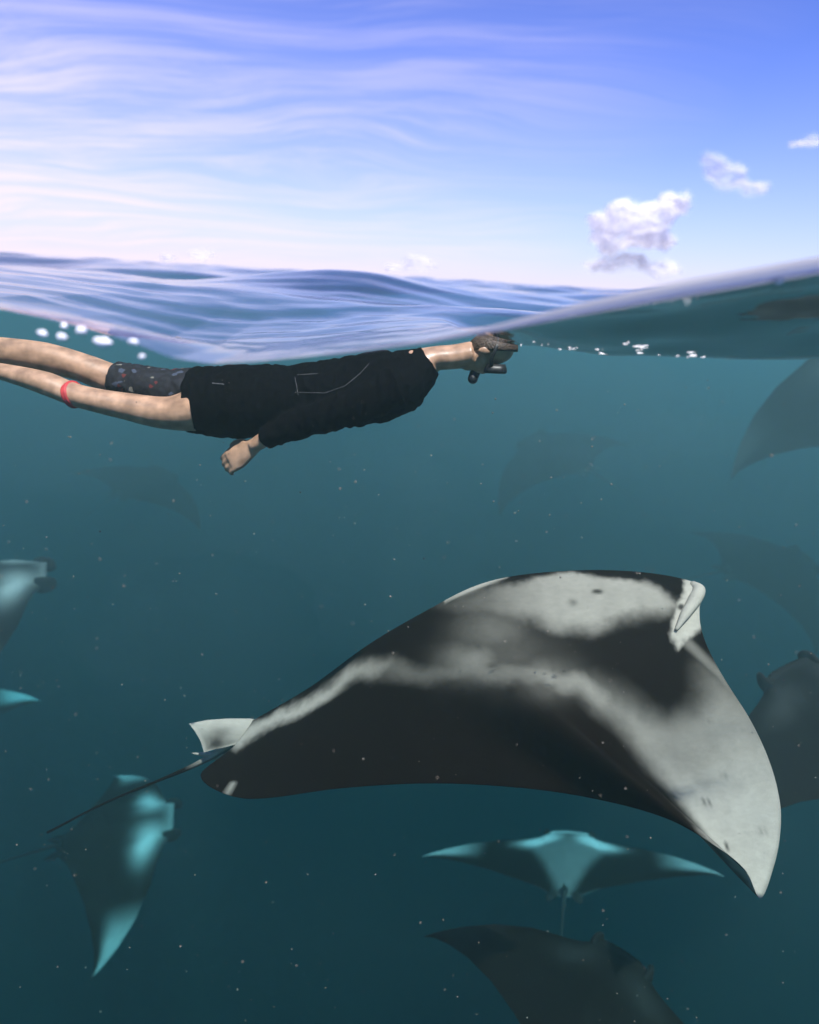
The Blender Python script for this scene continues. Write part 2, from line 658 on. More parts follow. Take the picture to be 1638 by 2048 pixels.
def near_pattern(q, world):
    """skin markings of the big ray, laid out over its back: 0 dark .. 1 white, q in marking coordinates"""
    wob = np.stack([vnoise(world, 5.5, 1, 2), vnoise(world, 5.5, 2, 2)], -1)
    fine = np.stack([vnoise(world, 40, 3), vnoise(world, 40, 4)], -1)
    p = q + wob * 13 + fine * 3
    w = np.zeros(len(q))

    def add(v): np.maximum(w, v, out=w)
    # shoulder patch
    sd = poly_sd(p, [(870, 1212), (940, 1190), (1030, 1166), (1100, 1152), (1180, 1148), (1260, 1158), (1320, 1178), (1358, 1206),
                     (1330, 1224), (1260, 1236), (1180, 1252), (1110, 1252), (1060, 1238), (1000, 1232), (920, 1228)])
    add(sstep(-np.interp(q[:, 1], [1150, 1230], [6, 26]), np.interp(q[:, 1], [1150, 1230], [8, 20]), sd) * (0.16 + 0.50 * sstep(900, 1150, q[:, 0])))
    # far shoulder patch, past the crest of the back
    sd = poly_sd(q, [(885, 1196), (960, 1160), (1022, 1140), (1015, 1154), (950, 1180), (890, 1205)])
    add(sstep(-4, 4, sd) * .85)
    # smudges
    for cx, cy_, r, a in ((985, 1262, 46, .26), (945, 1325, 40, .40), (1010, 1310, 60, .16), (1090, 1350, 40, .24)):
        add(a * np.exp(-((p[:, 0] - cx)**2 / (r * 1.5)**2 + (p[:, 1] - cy_)**2 / r**2)))
    # flank stripe from the tail forwards
    d = line_d(p, [(470, 1483), (510, 1458), (570, 1428), (640, 1388), (710, 1350), (775, 1328)])
    wid = np.interp(q[:, 0], [470, 560, 700, 790], [20, 16, 22, 26])
    add(sstep(wid * 1.25, 0, d) * np.interp(q[:, 0], [480, 640, 740, 800], [.80, .80, .52, .18]))
    d = line_d(p, [(760, 1335), (850, 1348), (930, 1338), (1010, 1350), (1090, 1354), (1150, 1366), (1210, 1400)])
    add(sstep(36, 0, d) * np.interp(q[:, 0], [760, 870, 930, 1040, 1150], [.24, .22, .36, .32, .50]))
    # white outer wing
    sd = poly_sd(p, [(1130, 1352), (1190, 1368), (1240, 1392), (1290, 1430), (1345, 1452), (1390, 1430), (1415, 1385), (1405, 1330), (1440, 1350), (1500, 1400),
                     (1600, 1560), (1600, 1700), (1521, 1830), (1490, 1748), (1452, 1712), (1400, 1650), (1350, 1588), (1300, 1520), (1255, 1460), (1200, 1410)])
    soft = np.interp(q[:, 1], [1340, 1500, 1650], [46, 34, 14])
    add(sstep(-soft, soft, sd) * np.interp(q[:, 1], [1340, 1420, 1540, 1640], [.30, .50, .78, .92]))
    # greyer cloud inside the white
    g = np.exp(-(((p[:, 0] - 1370) / 80)**2 + ((p[:, 1] - 1510) / 62)**2))
    w *= 1 - .30 * g
    # pale rim along the leading edge, pale snout
    d = line_d(q, [(1350, 1262), (1395, 1305), (1440, 1350), (1495, 1430), (1537, 1520), (1558, 1600)])
    add(sstep(16, 2, d) * .32)
    sd = poly_sd(p, [(1372, 1140), (1430, 1150), (1430, 1220), (1362, 1290), (1338, 1262), (1352, 1218), (1366, 1190)])
    add(sstep(-6, 6, sd) * .92)
    # little white nick at the rear corner
    sd = poly_sd(q, [(447, 1584), (456, 1571), (470, 1563), (462, 1578), (453, 1590)])
    add(sstep(-3, 3, sd) * .6)
    # dark freckles
    for cx, cy_, rx, ry in ((1195, 1183, 12, 5), (1362, 1214, 7, 7), (1412, 1606, 9, 4), (1455, 1694, 8, 3)):
        w *= 1 - .9 * np.exp(-(((q[:, 0] - cx) / rx)**2 + ((q[:, 1] - cy_) / ry)**2)**2)
    fr_ = np.random.default_rng(3)
    for _ in range(46):                # freckles and small scars
        cx, cy_ = fr_.uniform(900, 1560), fr_.uniform(1150, 1760)
        r = fr_.uniform(3.5, 7)
        w *= 1 - fr_.uniform(.15, .5) * np.exp(-(((q[:, 0] - cx) / (r * fr_.uniform(1, 2)))**2 + ((q[:, 1] - cy_) / r)**2))
    return w


def shade(w, white=((.40, .365, .31),)):
    w = np.clip(w, 0, 1)[:, None]; white = np.array(white)
    dark = np.array([[.0058, .0030, .0017]])
    return dark * (1 - w) + white * w


RIDGE_Y = 2.72


def build_near_ray():
    ru = [0, .05, .15, .27, .40, .5, .6, .72, .85, 1]
    rp = [(1403, 1180), (1384, 1163), (1300, 1146), (1180, 1140), (1040, 1150), (950, 1172), (860, 1217), (740, 1287), (620, 1374), (505, 1441)]
    mu = [0, .04, .10, .17, .25, .33, .39, .43, .465, .50, .535, .59, .66, .73, .80, .87, .93, .96, .98, 1]
    mp = [(1350, 1262, 2.50), (1392, 1305, 2.46), (1440, 1352, 2.40), (1495, 1430, 2.31), (1538, 1520, 2.22), (1560, 1605, 2.13), (1560, 1672, 2.06),
          (1547, 1735, 2.00), (1521, 1797, 1.93), (1492, 1742, 1.89), (1440, 1698, 1.88), (1335, 1638, 1.96), (1190, 1598, 2.12), (1040, 1576, 2.18),
          (860, 1567, 2.24), (680, 1577, 2.32), (500, 1598, 2.40), (425, 1577, 2.46), (402, 1546, 2.52), (455, 1508, 2.62)]
    nu, nv = 230, 90
    us = np.linspace(0, 1, nu)
    Rw = catmull(ru, [tuple(P(x, y, RIDGE_Y)) for x, y in rp], us)
    Mw = catmull(mu, [tuple(P(x, y, d)) for x, y, d in mp], us)
    vs = np.linspace(0, 1, nv)
    top = np.zeros((nu, nv, 3))
    for j, v in enumerate(vs):
        fy = v ** 0.80
        fxz = v ** 1.45
        sg = 26 * (1 - v) ** 1.3
        if sg > .4:
            k = np.arange(-int(3 * sg) - 1, int(3 * sg) + 2)
            g = np.exp(-k * k / (2 * sg * sg)); g /= g.sum()
            pad = len(k) // 2
            ext = np.concatenate([2 * Mw[0] - Mw[pad:0:-1], Mw, 2 * Mw[-1] - Mw[-2:-pad - 2:-1]])
            Ms = np.stack([np.convolve(ext[:, c], g, 'valid') for c in range(3)], -1)
        else:
            Ms = Mw
        top[:, j, 0] = Rw[:, 0] * (1 - fxz) + Ms[:, 0] * fxz
        top[:, j, 2] = Rw[:, 2] * (1 - fxz) + Ms[:, 2] * fxz
        top[:, j, 1] = Rw[:, 1] * (1 - fy) + Ms[:, 1] * fy
    # gentle swell of the shoulder muscle, and the thickness of the disc
    bl = sstep(0, .4, vs)[:, None]
    dirn = np.array([[0, 0, -1.0]]) * (1 - bl) + np.array([[0, .80, -.60]]) * bl
    dirn /= np.linalg.norm(dirn, axis=1)[:, None]
    thick = np.interp(us, [0, .03, .2, .5, .8, 1], [.10, .14, .25, .24, .13, .045])[:, None] * (1 - vs[None, :] ** 1.1) ** 1.25 + 0.003
    bot = top + dirn[None] * thick[..., None]
    bot[:, :, 1] = np.minimum(bot[:, :, 1], RIDGE_Y)          # the belly meets its mirror half at the mid plane
    bot[:, 0, 1] = RIDGE_Y
    bot[:, 0, 0] = top[:, 0, 0]; bot[:, 0, 2] = top[:, 0, 2] - thick[:, 0]
    pts = top.reshape(-1, 3)
    px = to_px(pts)
    wt_ = near_pattern(px, pts)
    c_top = shade(wt_)
    c_bot = shade(np.full(nu * nv, .85) * (0.35 + .65 * sstep(1.0, .55, np.tile(vs, nu))))
    V = []; F = []; C = []

    def add_half(mirror):
        b = len(V)
        t = top.copy().reshape(-1, 3); bo = bot.copy().reshape(-1, 3)
        if mirror:
            t[:, 1] = 2 * RIDGE_Y - t[:, 1]; bo[:, 1] = 2 * RIDGE_Y - bo[:, 1]
            # the far wing is on its down stroke and hangs a little lower
            t[:, 2] -= .62 * (t[:, 1] - RIDGE_Y); bo[:, 2] -= .62 * (bo[:, 1] - RIDGE_Y)
        V.extend(t.tolist()); V.extend(bo.tolist())
        C.extend(c_top.tolist()); C.extend(c_bot.tolist())
        f1 = grid_faces(nu, nv, b, flip=mirror)
        f2 = grid_faces(nu, nv, b + nu * nv, flip=not mirror)
        F.extend(f1); F.extend(f2)
        # rim joins back to belly; snout and rear edges too
        def strip(i, j):
            for k in range(len(i) - 1):
                q = (i[k], i[k + 1], j[k + 1], j[k])
                F.append(q if not mirror else q[::-1])
        I = np.arange(nu * nv).reshape(nu, nv)
        strip((I[:, -1] + b).tolist(), (I[:, -1] + b + nu * nv).tolist())
        strip((I[0, :] + b).tolist(), (I[0, :] + b + nu * nv).tolist())
        strip((I[-1, :] + b).tolist(), (I[-1, :] + b + nu * nv).tolist())
    add_half(False)
    add_half(True)

    def piece(vf, w):
        b = len(V)
        V.extend([tuple(x) for x in vf[0]]); F.extend([tuple(i + b for i in f) for f in vf[1]])
        ww = np.full(len(vf[0]), w) if np.isscalar(w) else w
        C.extend(shade(ww).tolist())
    # cephalic fins hanging from the snout
    for s in (0, 1):
        def q(x, y, d):
            p = P(x, y, d)
            if s: p.y = 2 * RIDGE_Y - p.y; p.z -= .07
            return p
        vf = tube([q(1384, 1168, 2.70), q(1397, 1180, 2.66), q(1389, 1200, 2.60), q(1371, 1228, 2.53), q(1352, 1260, 2.475)],
                  [.014, .026, .027, .020, .006], [.014, .024, .025, .018, .005], up=(0.5, -0.6, 0.5), nseg=18, samples=36)
        piece(vf, .92)
    # tail
    tail = [P(535, 1452, 2.72), P(500, 1468, 2.72), P(440, 1503, 2.72), P(390, 1530, 2.72), P(320, 1560, 2.73), P(210, 1606, 2.74), P(95, 1665, 2.76)]
    vf = tube(tail, [.016, .022, .018, .011, .0062, .0052, .0058], [.016, .020, .016, .010, .0055, .0045, .005], nseg=14, samples=60)
    tp = to_px(np.array([tuple(x) for x in vf[0]]))
    along = tp[:, 0]
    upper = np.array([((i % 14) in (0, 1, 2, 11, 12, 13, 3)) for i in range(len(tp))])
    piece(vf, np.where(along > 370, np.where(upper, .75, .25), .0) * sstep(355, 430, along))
    # pelvic fins (pale, dark centre)
    for s in (0, 1):
        outline = [(522, 1442), (500, 1437), (455, 1437), (415, 1440), (378, 1447), (391, 1464), (402, 1484), (408, 1505), (432, 1498), (452, 1494), (490, 1484), (522, 1462)]
        ctr = np.mean(np.array(outline), 0)
        n = 5
        rings = []
        for k in range(n + 1):
            f = k / n
            rings.append([(ctr[0] + (x - ctr[0]) * f, ctr[1] + (y - ctr[1]) * f) for x, y in outline])
        vv, ff = [], []
        L = len(outline)
        for sgn in (-1, 1):
            for k, rg in enumerate(rings):
                for x, y in rg:
                    p = P(x, y, 2.655 - .00012 * (515 - x) + .0014 * (1500 - y) + sgn * .016 * (1 - (k / n) ** 2))
                    if s: p.y = 2 * RIDGE_Y - p.y; p.z -= 0.16
                    vv.append(p)
        half = (n + 1) * L
        for h in (0, half):
            for k in range(n):
                for i in range(L):
                    i2 = (i + 1) % L
                    ff.append((h + k * L + i, h + k * L + i2, h + (k + 1) * L + i2, h + (k + 1) * L + i))
        for i in range(L):
            i2 = (i + 1) % L
            ff.append((n * L + i, n * L + i2, half + n * L + i2, half + n * L + i))
        pq = np.array([xy for _ in (0, 1) for rg in rings for xy in rg])
        dk = np.exp(-(((pq[:, 0] - 430) / 26)**2 + ((pq[:, 1] - 1487) / 17)**2)) * .95 + .45 * np.exp(-(((pq[:, 0] - 445) / 26)**2 + ((pq[:, 1] - 1462) / 12)**2))
        piece((vv, ff), .85 * (1 - np.clip(dk, 0, 1)))
    o = new_obj('manta_ray', V, F, M_RAY, colors=C)
    fix_normals(o)
    return o


near_ray = build_near_ray()
tag(near_ray, 'large black manta ray with white outer wing and pale shoulder patch, filling the middle', 'manta ray', 'manta rays in the water')


def ray_mesh(name, flap_l, flap_r, seed=0, patch=.8, belly=.8, tipw=.6, curl=0.0, vee=0.0, wh=.5):
    """A manta at unit half-span: x forward, y to its left, z up."""
    ns, nc = 61, 26
    S = np.linspace(-1, 1, ns)
    S = np.sign(S) * (np.abs(S) ** 1.0)
    le_s = [0, .10, .17, .21, .30, .5, .7, .85, .95, 1]
    le_x = [.40, .40, .385, .33, .29, .22, .10, -.04, -.16, -.24]
    te_x = [-.50, -.46, -.40, -.375, -.33, -.25, -.205, -.20, -.215, -.245]
    th = [.150, .125, .095, .080, .060, .036, .022, .013, .007, .003]
    def arc(phi, n=80):
        t = np.linspace(0, 1, n)
        a = phi * (t ** 1.1)
        d = t[1] - t[0]
        y = np.concatenate([[0], np.cumsum(np.cos((a[1:] + a[:-1]) / 2) * d)])
        z = np.concatenate([[0], np.cumsum(np.sin((a[1:] + a[:-1]) / 2) * d)])
        return t, y, z, a
    arcs = {1: arc(flap_l), -1: arc(flap_r)}
    cs = (1 - np.cos(np.linspace(0, math.pi, nc))) / 2
    V, C = [], []
    ring = None
    for s in S:
        a = abs(s); sg = 1 if s >= 0 else -1
        xl = np.interp(a, le_s, le_x); xt = np.interp(a, le_s, te_x); t = np.interp(a, le_s, th)
        ta, ya, za, aa = arcs[sg]
        y0 = np.interp(a, ta, ya); z0 = np.interp(a, ta, za); ang = np.interp(a, ta, aa)
        mouth = 1 - sstep(.13, .18, a)
        hl = .050 * mouth * (1 - .5 * (a / .18) ** 2)
        prof = []
        def zt(c):
            return t * 1.9 * (math.sqrt(max(c, 0)) * (1 - c)) * .78 + t * .02
        prof.append((xl - .13 * mouth, 0.0, 'm'))
        prof.append((xl - .02 * mouth, hl * .85, 'm'))
        for c in cs:
            x = xl + (xt - xl) * c
            prof.append((x, max(zt(c), hl * max(0, 1 - c * 5)) * .95, ('d', c)))
        for c in cs[::-1]:
            x = xl - .035 * mouth * (1 - c) + (xt - xl) * c
            prof.append((x, -max(zt(c) * .72, hl * max(0, 1 - c * 5)), ('v', c)))
        prof.append((xl - .05 * mouth, -hl * .85, 'm'))
        if ring is None: ring = len(prof)
        for x, z, k in prof:
            yy = y0 - math.sin(ang) * z; zz = z0 + math.cos(ang) * z
            V.append((x - curl * a * a, sg * yy, zz))
            if k == 'm':
                w = .3 * patch * mouth
            elif k[0] == 'd':
                c = k[1]
                # shoulder patches, pale tips
                w = patch * math.exp(-(((a - .20) / .13) ** 2 + ((c - .20) / .12) ** 2)) + patch * .42 * math.exp(-(c / .07) ** 2) * mouth
                w = max(w, tipw * float(sstep(.55, .85, a)) * float(sstep(.85, .45, c)))
                w = max(w, vee * (1 - float(sstep(-.02, .08, a - .36 * (1 - c)))) * float(sstep(.10, .3, c)))
            else:
                c = k[1]
                lim = .70 - .15 * a + .10 * math.sin(7 * a + seed)
                w = belly * (1 - float(sstep(lim - .12, lim + .10, c)))
                if a > .78: w = max(w, tipw * float(sstep(.78, .92, a)))
                w *= 1 - .85 * math.exp(-(((a - .55) / .22) ** 2 + ((c - .70) / .28) ** 2))
                if a < .2: w = belly * (1 - .75 * math.exp(-((a - .1) / .05) ** 2 - ((c - .42) / .10) ** 2))
            C.append(w)
    F = []
    for i in range(ns - 1):
        for k in range(ring):
            k2 = (k + 1) % ring
            F.append((i * ring + k, (i + 1) * ring + k, (i + 1) * ring + k2, i * ring + k2))
    F.append(tuple(range(ring))); F.append(tuple((ns - 1) * ring + k for k in range(ring))[::-1])
    C = list(C)
    def piece(vf, w):
        b = len(V)
        V.extend([tuple(x) for x in vf[0]]); F.extend([tuple(i + b for i in f) for f in vf[1]])
        C.extend([w] * len(vf[0]))
    for sg in (-1, 1):
        piece(tube([(.32, sg * .165, .0), (.37, sg * .172, -.005), (.405, sg * .166, -.012), (.43, sg * .155, -.025), (.445, sg * .145, -.035)],
                   [.050, .060, .058, .045, .015], [.018, .022, .022, .018, .008], up=(0.2, 0, 1), nseg=12, samples=16), .02)
        piece(tube([(-.40, sg * .05, 0), (-.50, sg * .085, 0), (-.56, sg * .10, 0)], [.012, .01, .004], [.03, .035, .012], nseg=10, samples=8), .03)
        piece(ellipsoid((.355, sg * .178, .018), (.018, .012, .018), nu=10, nv=6), 0.0)
    piece(tube([(-.44, 0, .02), (-.54, 0, .02), (-.8, 0, .0), (-1.15, 0, -.04)], [.022, .012, .006, .003], [.024, .012, .006, .003], nseg=10, samples=24), .05)
    piece(tube([(-.44, 0, .03), (-.50, 0, .075), (-.53, 0, .085)], [.02, .02, .006], [.006, .006, .003], up=(1, 0, 0), nseg=8, samples=8), .05)
    return V, F, shade(np.array(C), ((wh, wh, wh * .96),))


def place_ray(pxy, Y, h, d, scale, label, flap=(-.4, -.4), **kw):
    V, F, C = ray_mesh('manta_ray', flap[0], flap[1], **kw)
    o = new_obj('manta_ray', V, F, M_RAY, colors=C)
    fix_normals(o)
    # h (head) and d (back) are given as right / up / towards the viewer
    c = P(pxy[0], pxy[1], Y)
    tow = (EYE - c).normalized(); rt = Vector((0, 0, 1)).cross(tow).normalized(); up = tow.cross(rt)
    h = rt * h[0] + up * h[1] + tow * h[2]; d = rt * d[0] + up * d[1] + tow * d[2]
    x = Vector(h).normalized(); z = Vector(d); z = (z - x * z.dot(x)).normalized(); y = z.cross(x)
    m = Matrix.Identity(4)
    for i in range(3):
        m[i][0] = x[i] * scale; m[i][1] = y[i] * scale; m[i][2] = z[i] * scale; m[i][3] = c[i]
    o.matrix_world = m
    tag(o, label, 'manta ray', 'manta rays in the water')
    return o


place_ray((1135, 1722), 7.6, (-.03, .42, -.90), (-.20, .90, .42), 1.82,
          'pale-marked manta ray gliding below the large ray, white patches like a heart', (.16, .16), seed=1, patch=1.6, tipw=.55, vee=.22, wh=.66)
place_ray((245, 1662), 8.0, (.93, .02, .22), (.0, .72, .68), 1.72,
          'manta ray below the long tail, white snout and patch, one pale wing hanging down', (-.5, -1.15), seed=2, patch=1.1, tipw=.8)
place_ray((-42, 1162), 6.76, (1, -.03, .10), (0, .92, .40), 1.56,
          'manta ray coming in at the picture edge with white snout and shoulder patch', (-.9, -1.1), seed=3, patch=.7, tipw=.1)
place_ray((-170, 1440), 11.18, (.1, .55, -.6), (0, .8, .6), 2.02,
          'manta ray of which only a pale wing tip reaches into the picture', (.35, .35), seed=4, patch=.9, tipw=.9)
place_ray((1185, 2010), 3.9, (.30, .75, -.60), (0, .60, .80), 1.28,
          'dark manta ray seen from above at the bottom, nearly lost in the deep', (-.15, -.15), seed=5, patch=.03, tipw=.02)
place_ray((1680, 1440), 3.9, (-.80, .45, -.30), (.2, .5, .85), 1.10,
          'dark manta ray behind the white wing of the large ray, cut by the picture edge', (-.4, -.5), seed=6, patch=.05, tipw=.03)
place_ray((1745, 760), 9.88, (-.55, .72, -.35), (-.1, .5, .85), 2.11,
          'dim grey manta ray just under the surface, its dark wing tip pointing down', (-.3, -.3), seed=7, patch=.1, tipw=.1)
place_ray((290, 965), 18, (.6, .3, -.7), (0, .8, .6), 2.08,
          "faint shadow of a far manta ray below the swimmer's dangling hand, near the legs", (-.4, -.4), seed=8, patch=.0, tipw=.0, belly=.1)
place_ray((1110, 905), 18, (-.7, .3, -.6), (0, .8, .6), 2.34,
          'faint shadow of a far manta ray below the swimmer\'s head', (-.5, -.5), seed=9, patch=.0, tipw=.0, belly=.1)
place_ray((1540, 1130), 15.0, (.7, .3, -.6), (0, .8, .6), 2.34,
          'faint dark shape of a far manta ray above the snout of the large ray', (-.5, -.4), seed=10, patch=.0, tipw=.0, belly=.1)

# ------------------------------------------------------------------ the swimmer
SY = 2.50


def B(px, py, dy=0.0):
    return P(px, py, SY + dy)


u1 = PXM * SY * 1.03               # metres per photo pixel at the swimmer

M_SKIN = simple('wet_skin', (.42, .245, .16), .38, .5, 22, .38, .10, 60)
M_SUIT = simple('black_neoprene', (.0026, .0024, .0030), .9, .03, 60, .3, .25, 220)
M_SHORTS = None


def make_shorts_material():
    mt, t, out = material('printed_shorts')
    tc = N(t, 'ShaderNodeTexCoord')
    v = N(t, 'ShaderNodeTexVoronoi', i_Scale=70.0)
    link(t, tc.outputs['Object'], v.inputs['Vector'])
    sp = N(t, 'ShaderNodeSeparateColor')
    link(t, v.outputs['Color'], sp.inputs[0])
    pick = ramp(t, sp.outputs[0], [(0.0, (.012, .011, .014, 1)), (.70, (.018, .018, .024, 1)), (.93, (.10, .02, .02, 1)), (.96, (.05, .06, .09, 1)), (.985, (.15, .14, .12, 1))], 'CONSTANT')
    principled(t, out, pick.outputs[0], .8, .2)
    return mt


M_SHORTS = make_shorts_material()

person = empty('person', B(600, 800))
bpy.context.view_layer.update()


def px_tube(pts, samples=30, nseg=24, up=(0, 0, 1)):
    """pts: (px, py, dY, half height px, half depth m)"""
    path = [B(a, b, c) for a, b, c, r, q in pts]
    return tube(path, [r * u1 for *_, r, q in pts], [q for *_, q in pts], up=up, nseg=nseg, samples=samples)


leg_far = [(430, 790, .06, 46, .085), (330, 782, .06, 40, .075), (235, 762, .07, 31, .062), (165, 735, .08, 28, .055), (90, 716, .09, 31, .056),
           (10, 704, .10, 29, .052), (-70, 692, .11, 22, .042), (-150, 680, .12, 18, .036), (-185, 676, .12, 22, .04), (-250, 690, .12, 12, .042), (-300, 700, .12, 6, .035)]
leg_near = [(430, 812, -.09, 48, .085), (340, 826, -.10, 31, .07), (250, 812, -.10, 25, .055), (190, 800, -.10, 22, .05), (145, 788, -.09, 21, .048), (95, 768, -.08, 22, .048),
            (40, 752, -.06, 18, .043), (-20, 738, -.04, 14, .036), (-90, 724, -.02, 12, .034), (-120, 720, -.02, 16, .036), (-180, 735, -.02, 9, .04), (-225, 742, -.02, 5, .033)]
torso = [(385, 800, 0, 58, .14), (430, 802, 0, 63, .165), (520, 803, 0, 66, .165), (600, 795, 0, 58, .15), (680, 787, 0, 62, .165), (750, 775, 0, 62, .185),
         (800, 762, 0, 58, .185), (835, 742, 0, 40, .14), (862, 722, 0, 25, .07)]
neck = [(825, 730, 0, 28, .075), (870, 717, 0, 23, .058), (905, 714, 0, 23, .056), (945, 708, 0, 24, .058)]
arm_near = [(795, 775, -.17, 36, .06), (740, 800, -.19, 30, .052), (670, 826, -.19, 27, .048), (610, 843, -.17, 25, .045), (570, 858, -.16, 21, .042), (530, 878, -.15, 15, .034), (505, 893, -.145, 13, .030)]
arm_far = [(795, 775, .17, 36, .06), (740, 795, .19, 30, .052), (670, 805, .20, 27, .048), (610, 800, .20, 25, .045), (560, 805, .19, 21, .042), (500, 815, .18, 15, .034), (470, 818, .18, 13, .030), (420, 822, .18, 16, .02)]


def hand_parts():
    parts = []
    wrist = B(512, 889, -.147)
    knuck = B(464, 921, -.14)
    ax = (knuck - wrist)
    parts.append(tube([wrist, wrist.lerp(knuck, .35), wrist.lerp(knuck, .8), knuck + ax * .08], [.024, .034, .044, .040], [.019, .019, .018, .013],
                      up=(-.45, -.1, -.9), nseg=18, samples=14))
    d = ax.normalized()
    across = Vector((.52, .10, .82)).normalized()           # along the row of knuckles, towards the index finger
    across = (across - d * across.dot(d)).normalized()
    down = d.cross(across).normalized()
    if down.y < 0: down = -down                              # the palm faces away from the camera
    for k, (off, ln) in enumerate(((.031, .062), (.011, .070), (-.010, .066), (-.030, .052))):
        b = knuck + across * off - d * .008
        p1 = b + d * ln * .45 + down * .004
        p2 = b + d * ln * .72 + down * ln * .25
        p3 = b + d * ln * .74 + down * ln * .55
        parts.append(tube([b - d * .02, b, p1, p2, p3], [.0095, .0100, .0090, .0082, .0068], [.0095, .0100, .0090, .0082, .0068], up=tuple(across), nseg=12, samples=16))
    tb = wrist.lerp(knuck, .35) + across * .030
    t1 = tb + d * .030 + across * .018 + down * .008
    t2 = tb + d * .058 + across * .022 + down * .018
    parts.append(tube([tb - across * .02, tb, t1, t2], [.012, .0125, .0105, .0078], [.012, .0125, .0105, .0078], up=tuple(down), nseg=12, samples=14))
    return parts


HS = .82


def head_parts():
    """face down, crown forward (to the right)"""
    c = B(966, 702)
    parts = []
    fwd = Vector((.985, 0, .02)).normalized()                 # neck to crown
    face = Vector((.25, -.10, -.95)).normalized()            # where the face looks: down and a little ahead
    face = (face - fwd * face.dot(fwd)).normalized()
    side = fwd.cross(face)
    rot = Matrix((fwd, side, face)).transposed()
    def at(a, b, cc): return c + rot @ Vector((a, b, cc)) * HS
    parts.append(ellipsoid(at(.035, 0, -.006), (.092 * HS, .072 * HS, .060 * HS), rot))      # skull
    parts.append(ellipsoid(at(-.010, 0, .030), (.070 * HS, .058 * HS, .058 * HS), rot))      # face
    parts.append(ellipsoid(at(-.058, 0, .052), (.034 * HS, .036 * HS, .030 * HS), rot))      # chin and jaw
    parts.append(ellipsoid(at(-.052, .03, .025), (.034 * HS, .020 * HS, .034 * HS), rot))
    parts.append(ellipsoid(at(-.052, -.03, .025), (.034 * HS, .020 * HS, .034 * HS), rot))
    parts.append(ellipsoid(at(.004, 0, .074), (.024 * HS, .015 * HS, .020 * HS), rot))       # nose
    parts.append(ellipsoid(at(-.032, 0, .082), (.008 * HS, .022 * HS, .010 * HS), rot, 12, 8))  # lips
    for s in (-1, 1):
        parts.append(ellipsoid(at(.0, s * .074, .000), (.030 * HS, .008 * HS, .017 * HS), rot, 12, 8))   # ears
        parts.append(ellipsoid(at(.040, s * .032, .066), (.012 * HS, .024 * HS, .010 * HS), rot, 12, 8)) # brows
    return parts, c, rot


hp, head_c, head_rot = head_parts()
body_parts = [px_tube(leg_far, 60), px_tube(leg_near, 60), px_tube([(a, b, c, r - 4, q - .008) if a < 830 else (a, b, c, r - 2, q - .004) for a, b, c, r, q in torso], 40), px_tube(neck, 14), px_tube([(790, 776, -.15, 26, .045)] + arm_near[1:], 36), px_tube([(790, 776, .15, 26, .045)] + arm_far[1:], 36)] + hand_parts() + hp
body = remeshed('body', body_parts, .0048, M_SKIN, None, 5)



def grow(pts, px_, m_):
    return [(a, b, c, r + px_, q + m_) for a, b, c, r, q in pts]


# rash suit: torso, near and far sleeves
suit = remeshed('rash_suit', [px_tube(grow([p for p in torso], 5.5, .014), 44), px_tube(grow([p for p in arm_near[:6]], 5.0, .011), 36),
                              px_tube(grow(arm_far[:6], 5.0, .011), 36),
                              px_tube(grow([(470, 806, -.08, 56, .092), (430, 810, -.085, 53, .09), (392, 814, -.09, 48, .088)], 5, .013), 14)], .0055, M_SUIT, None, 5)
def crumple(o, amp, sx, sy, sz, seed, octv=3):
    me = o.data
    n = len(me.vertices)
    co = np.zeros(n * 3, np.float32); me.vertices.foreach_get('co', co); co = co.reshape(-1, 3)
    nr = np.zeros(n * 3, np.float32); me.vertices.foreach_get('normal', nr); nr = nr.reshape(-1, 3)
    d = vnoise(co * np.array([sx, sy, sz]), 1.0, seed, octv)
    d = np.clip(np.abs(d) * -1.6 + .4, -.55, .4)
    me.vertices.foreach_set('co', (co + nr * (d * amp)[:, None]).ravel()); me.update()


crumple(suit, .008, 13, 5, 7, 3)
shorts = remeshed('shorts', [px_tube(grow([(440, 786, .06, 46, .085), (330, 782, .06, 40, .075), (300, 775, .065, 37, .071), (228, 757, .07, 30, .062)], 4.5, .012), 24)], .006, M_SHORTS, None, 3)
crumple(shorts, .006, 16, 8, 10, 5)
# red band below the near knee
d = (B(190, 800, -.10) - B(95, 768, -.08)).normalized()
rb = []
cpt = B(147, 789, -.09)
tilt = (d + Vector((0, 0, .55))).normalized()
M_RED = simple('red_band', (.50, .045, .05), .6, .4, 50, .2, .1)
vf = tube([cpt - tilt * .008, cpt + tilt * .008], [.0455, .0455], [.056, .056], up=(0, 0, 1), nseg=28, samples=6)
band = new_obj('knee_band', vf[0], vf[1], M_RED)
fix_normals(band)

# mask and snorkel
M_RUBBER = simple('black_rubber', (.012, .012, .014), .45, .5, 50, .2, .1)
gm, gt, go = material('mask_glass')
gb = principled(gt, go, (.04, .05, .06), .05, .8)


def H(a, b, c): return head_c + head_rot @ Vector((a, b, c)) * HS


def mask_frame():
    V, F = [], []
    n = 40
    prof = [(.0, .066, .050), (.10, .075, .066), (.35, .078, .076), (.7, .076, .084), (1.0, .066, .088), (1.0, .058, .088), (.7, .058, .080), (0, .056, .055)]
    for i in range(n):
        a = 2 * math.pi * i / n
        sx = math.copysign(abs(math.cos(a)) ** .65, math.cos(a)); sy = math.copysign(abs(math.sin(a)) ** .65, math.sin(a))
        for k, (_, w, z) in enumerate(prof):
            V.append(H(.052 + sx * w * .62, sy * w * .98, z))
    k = len(prof)
    for i in range(n):
        i2 = (i + 1) % n
        for j in range(k):
            j2 = (j + 1) % k
            F.append((i * k + j, i2 * k + j, i2 * k + j2, i * k + j2))
    return V, F


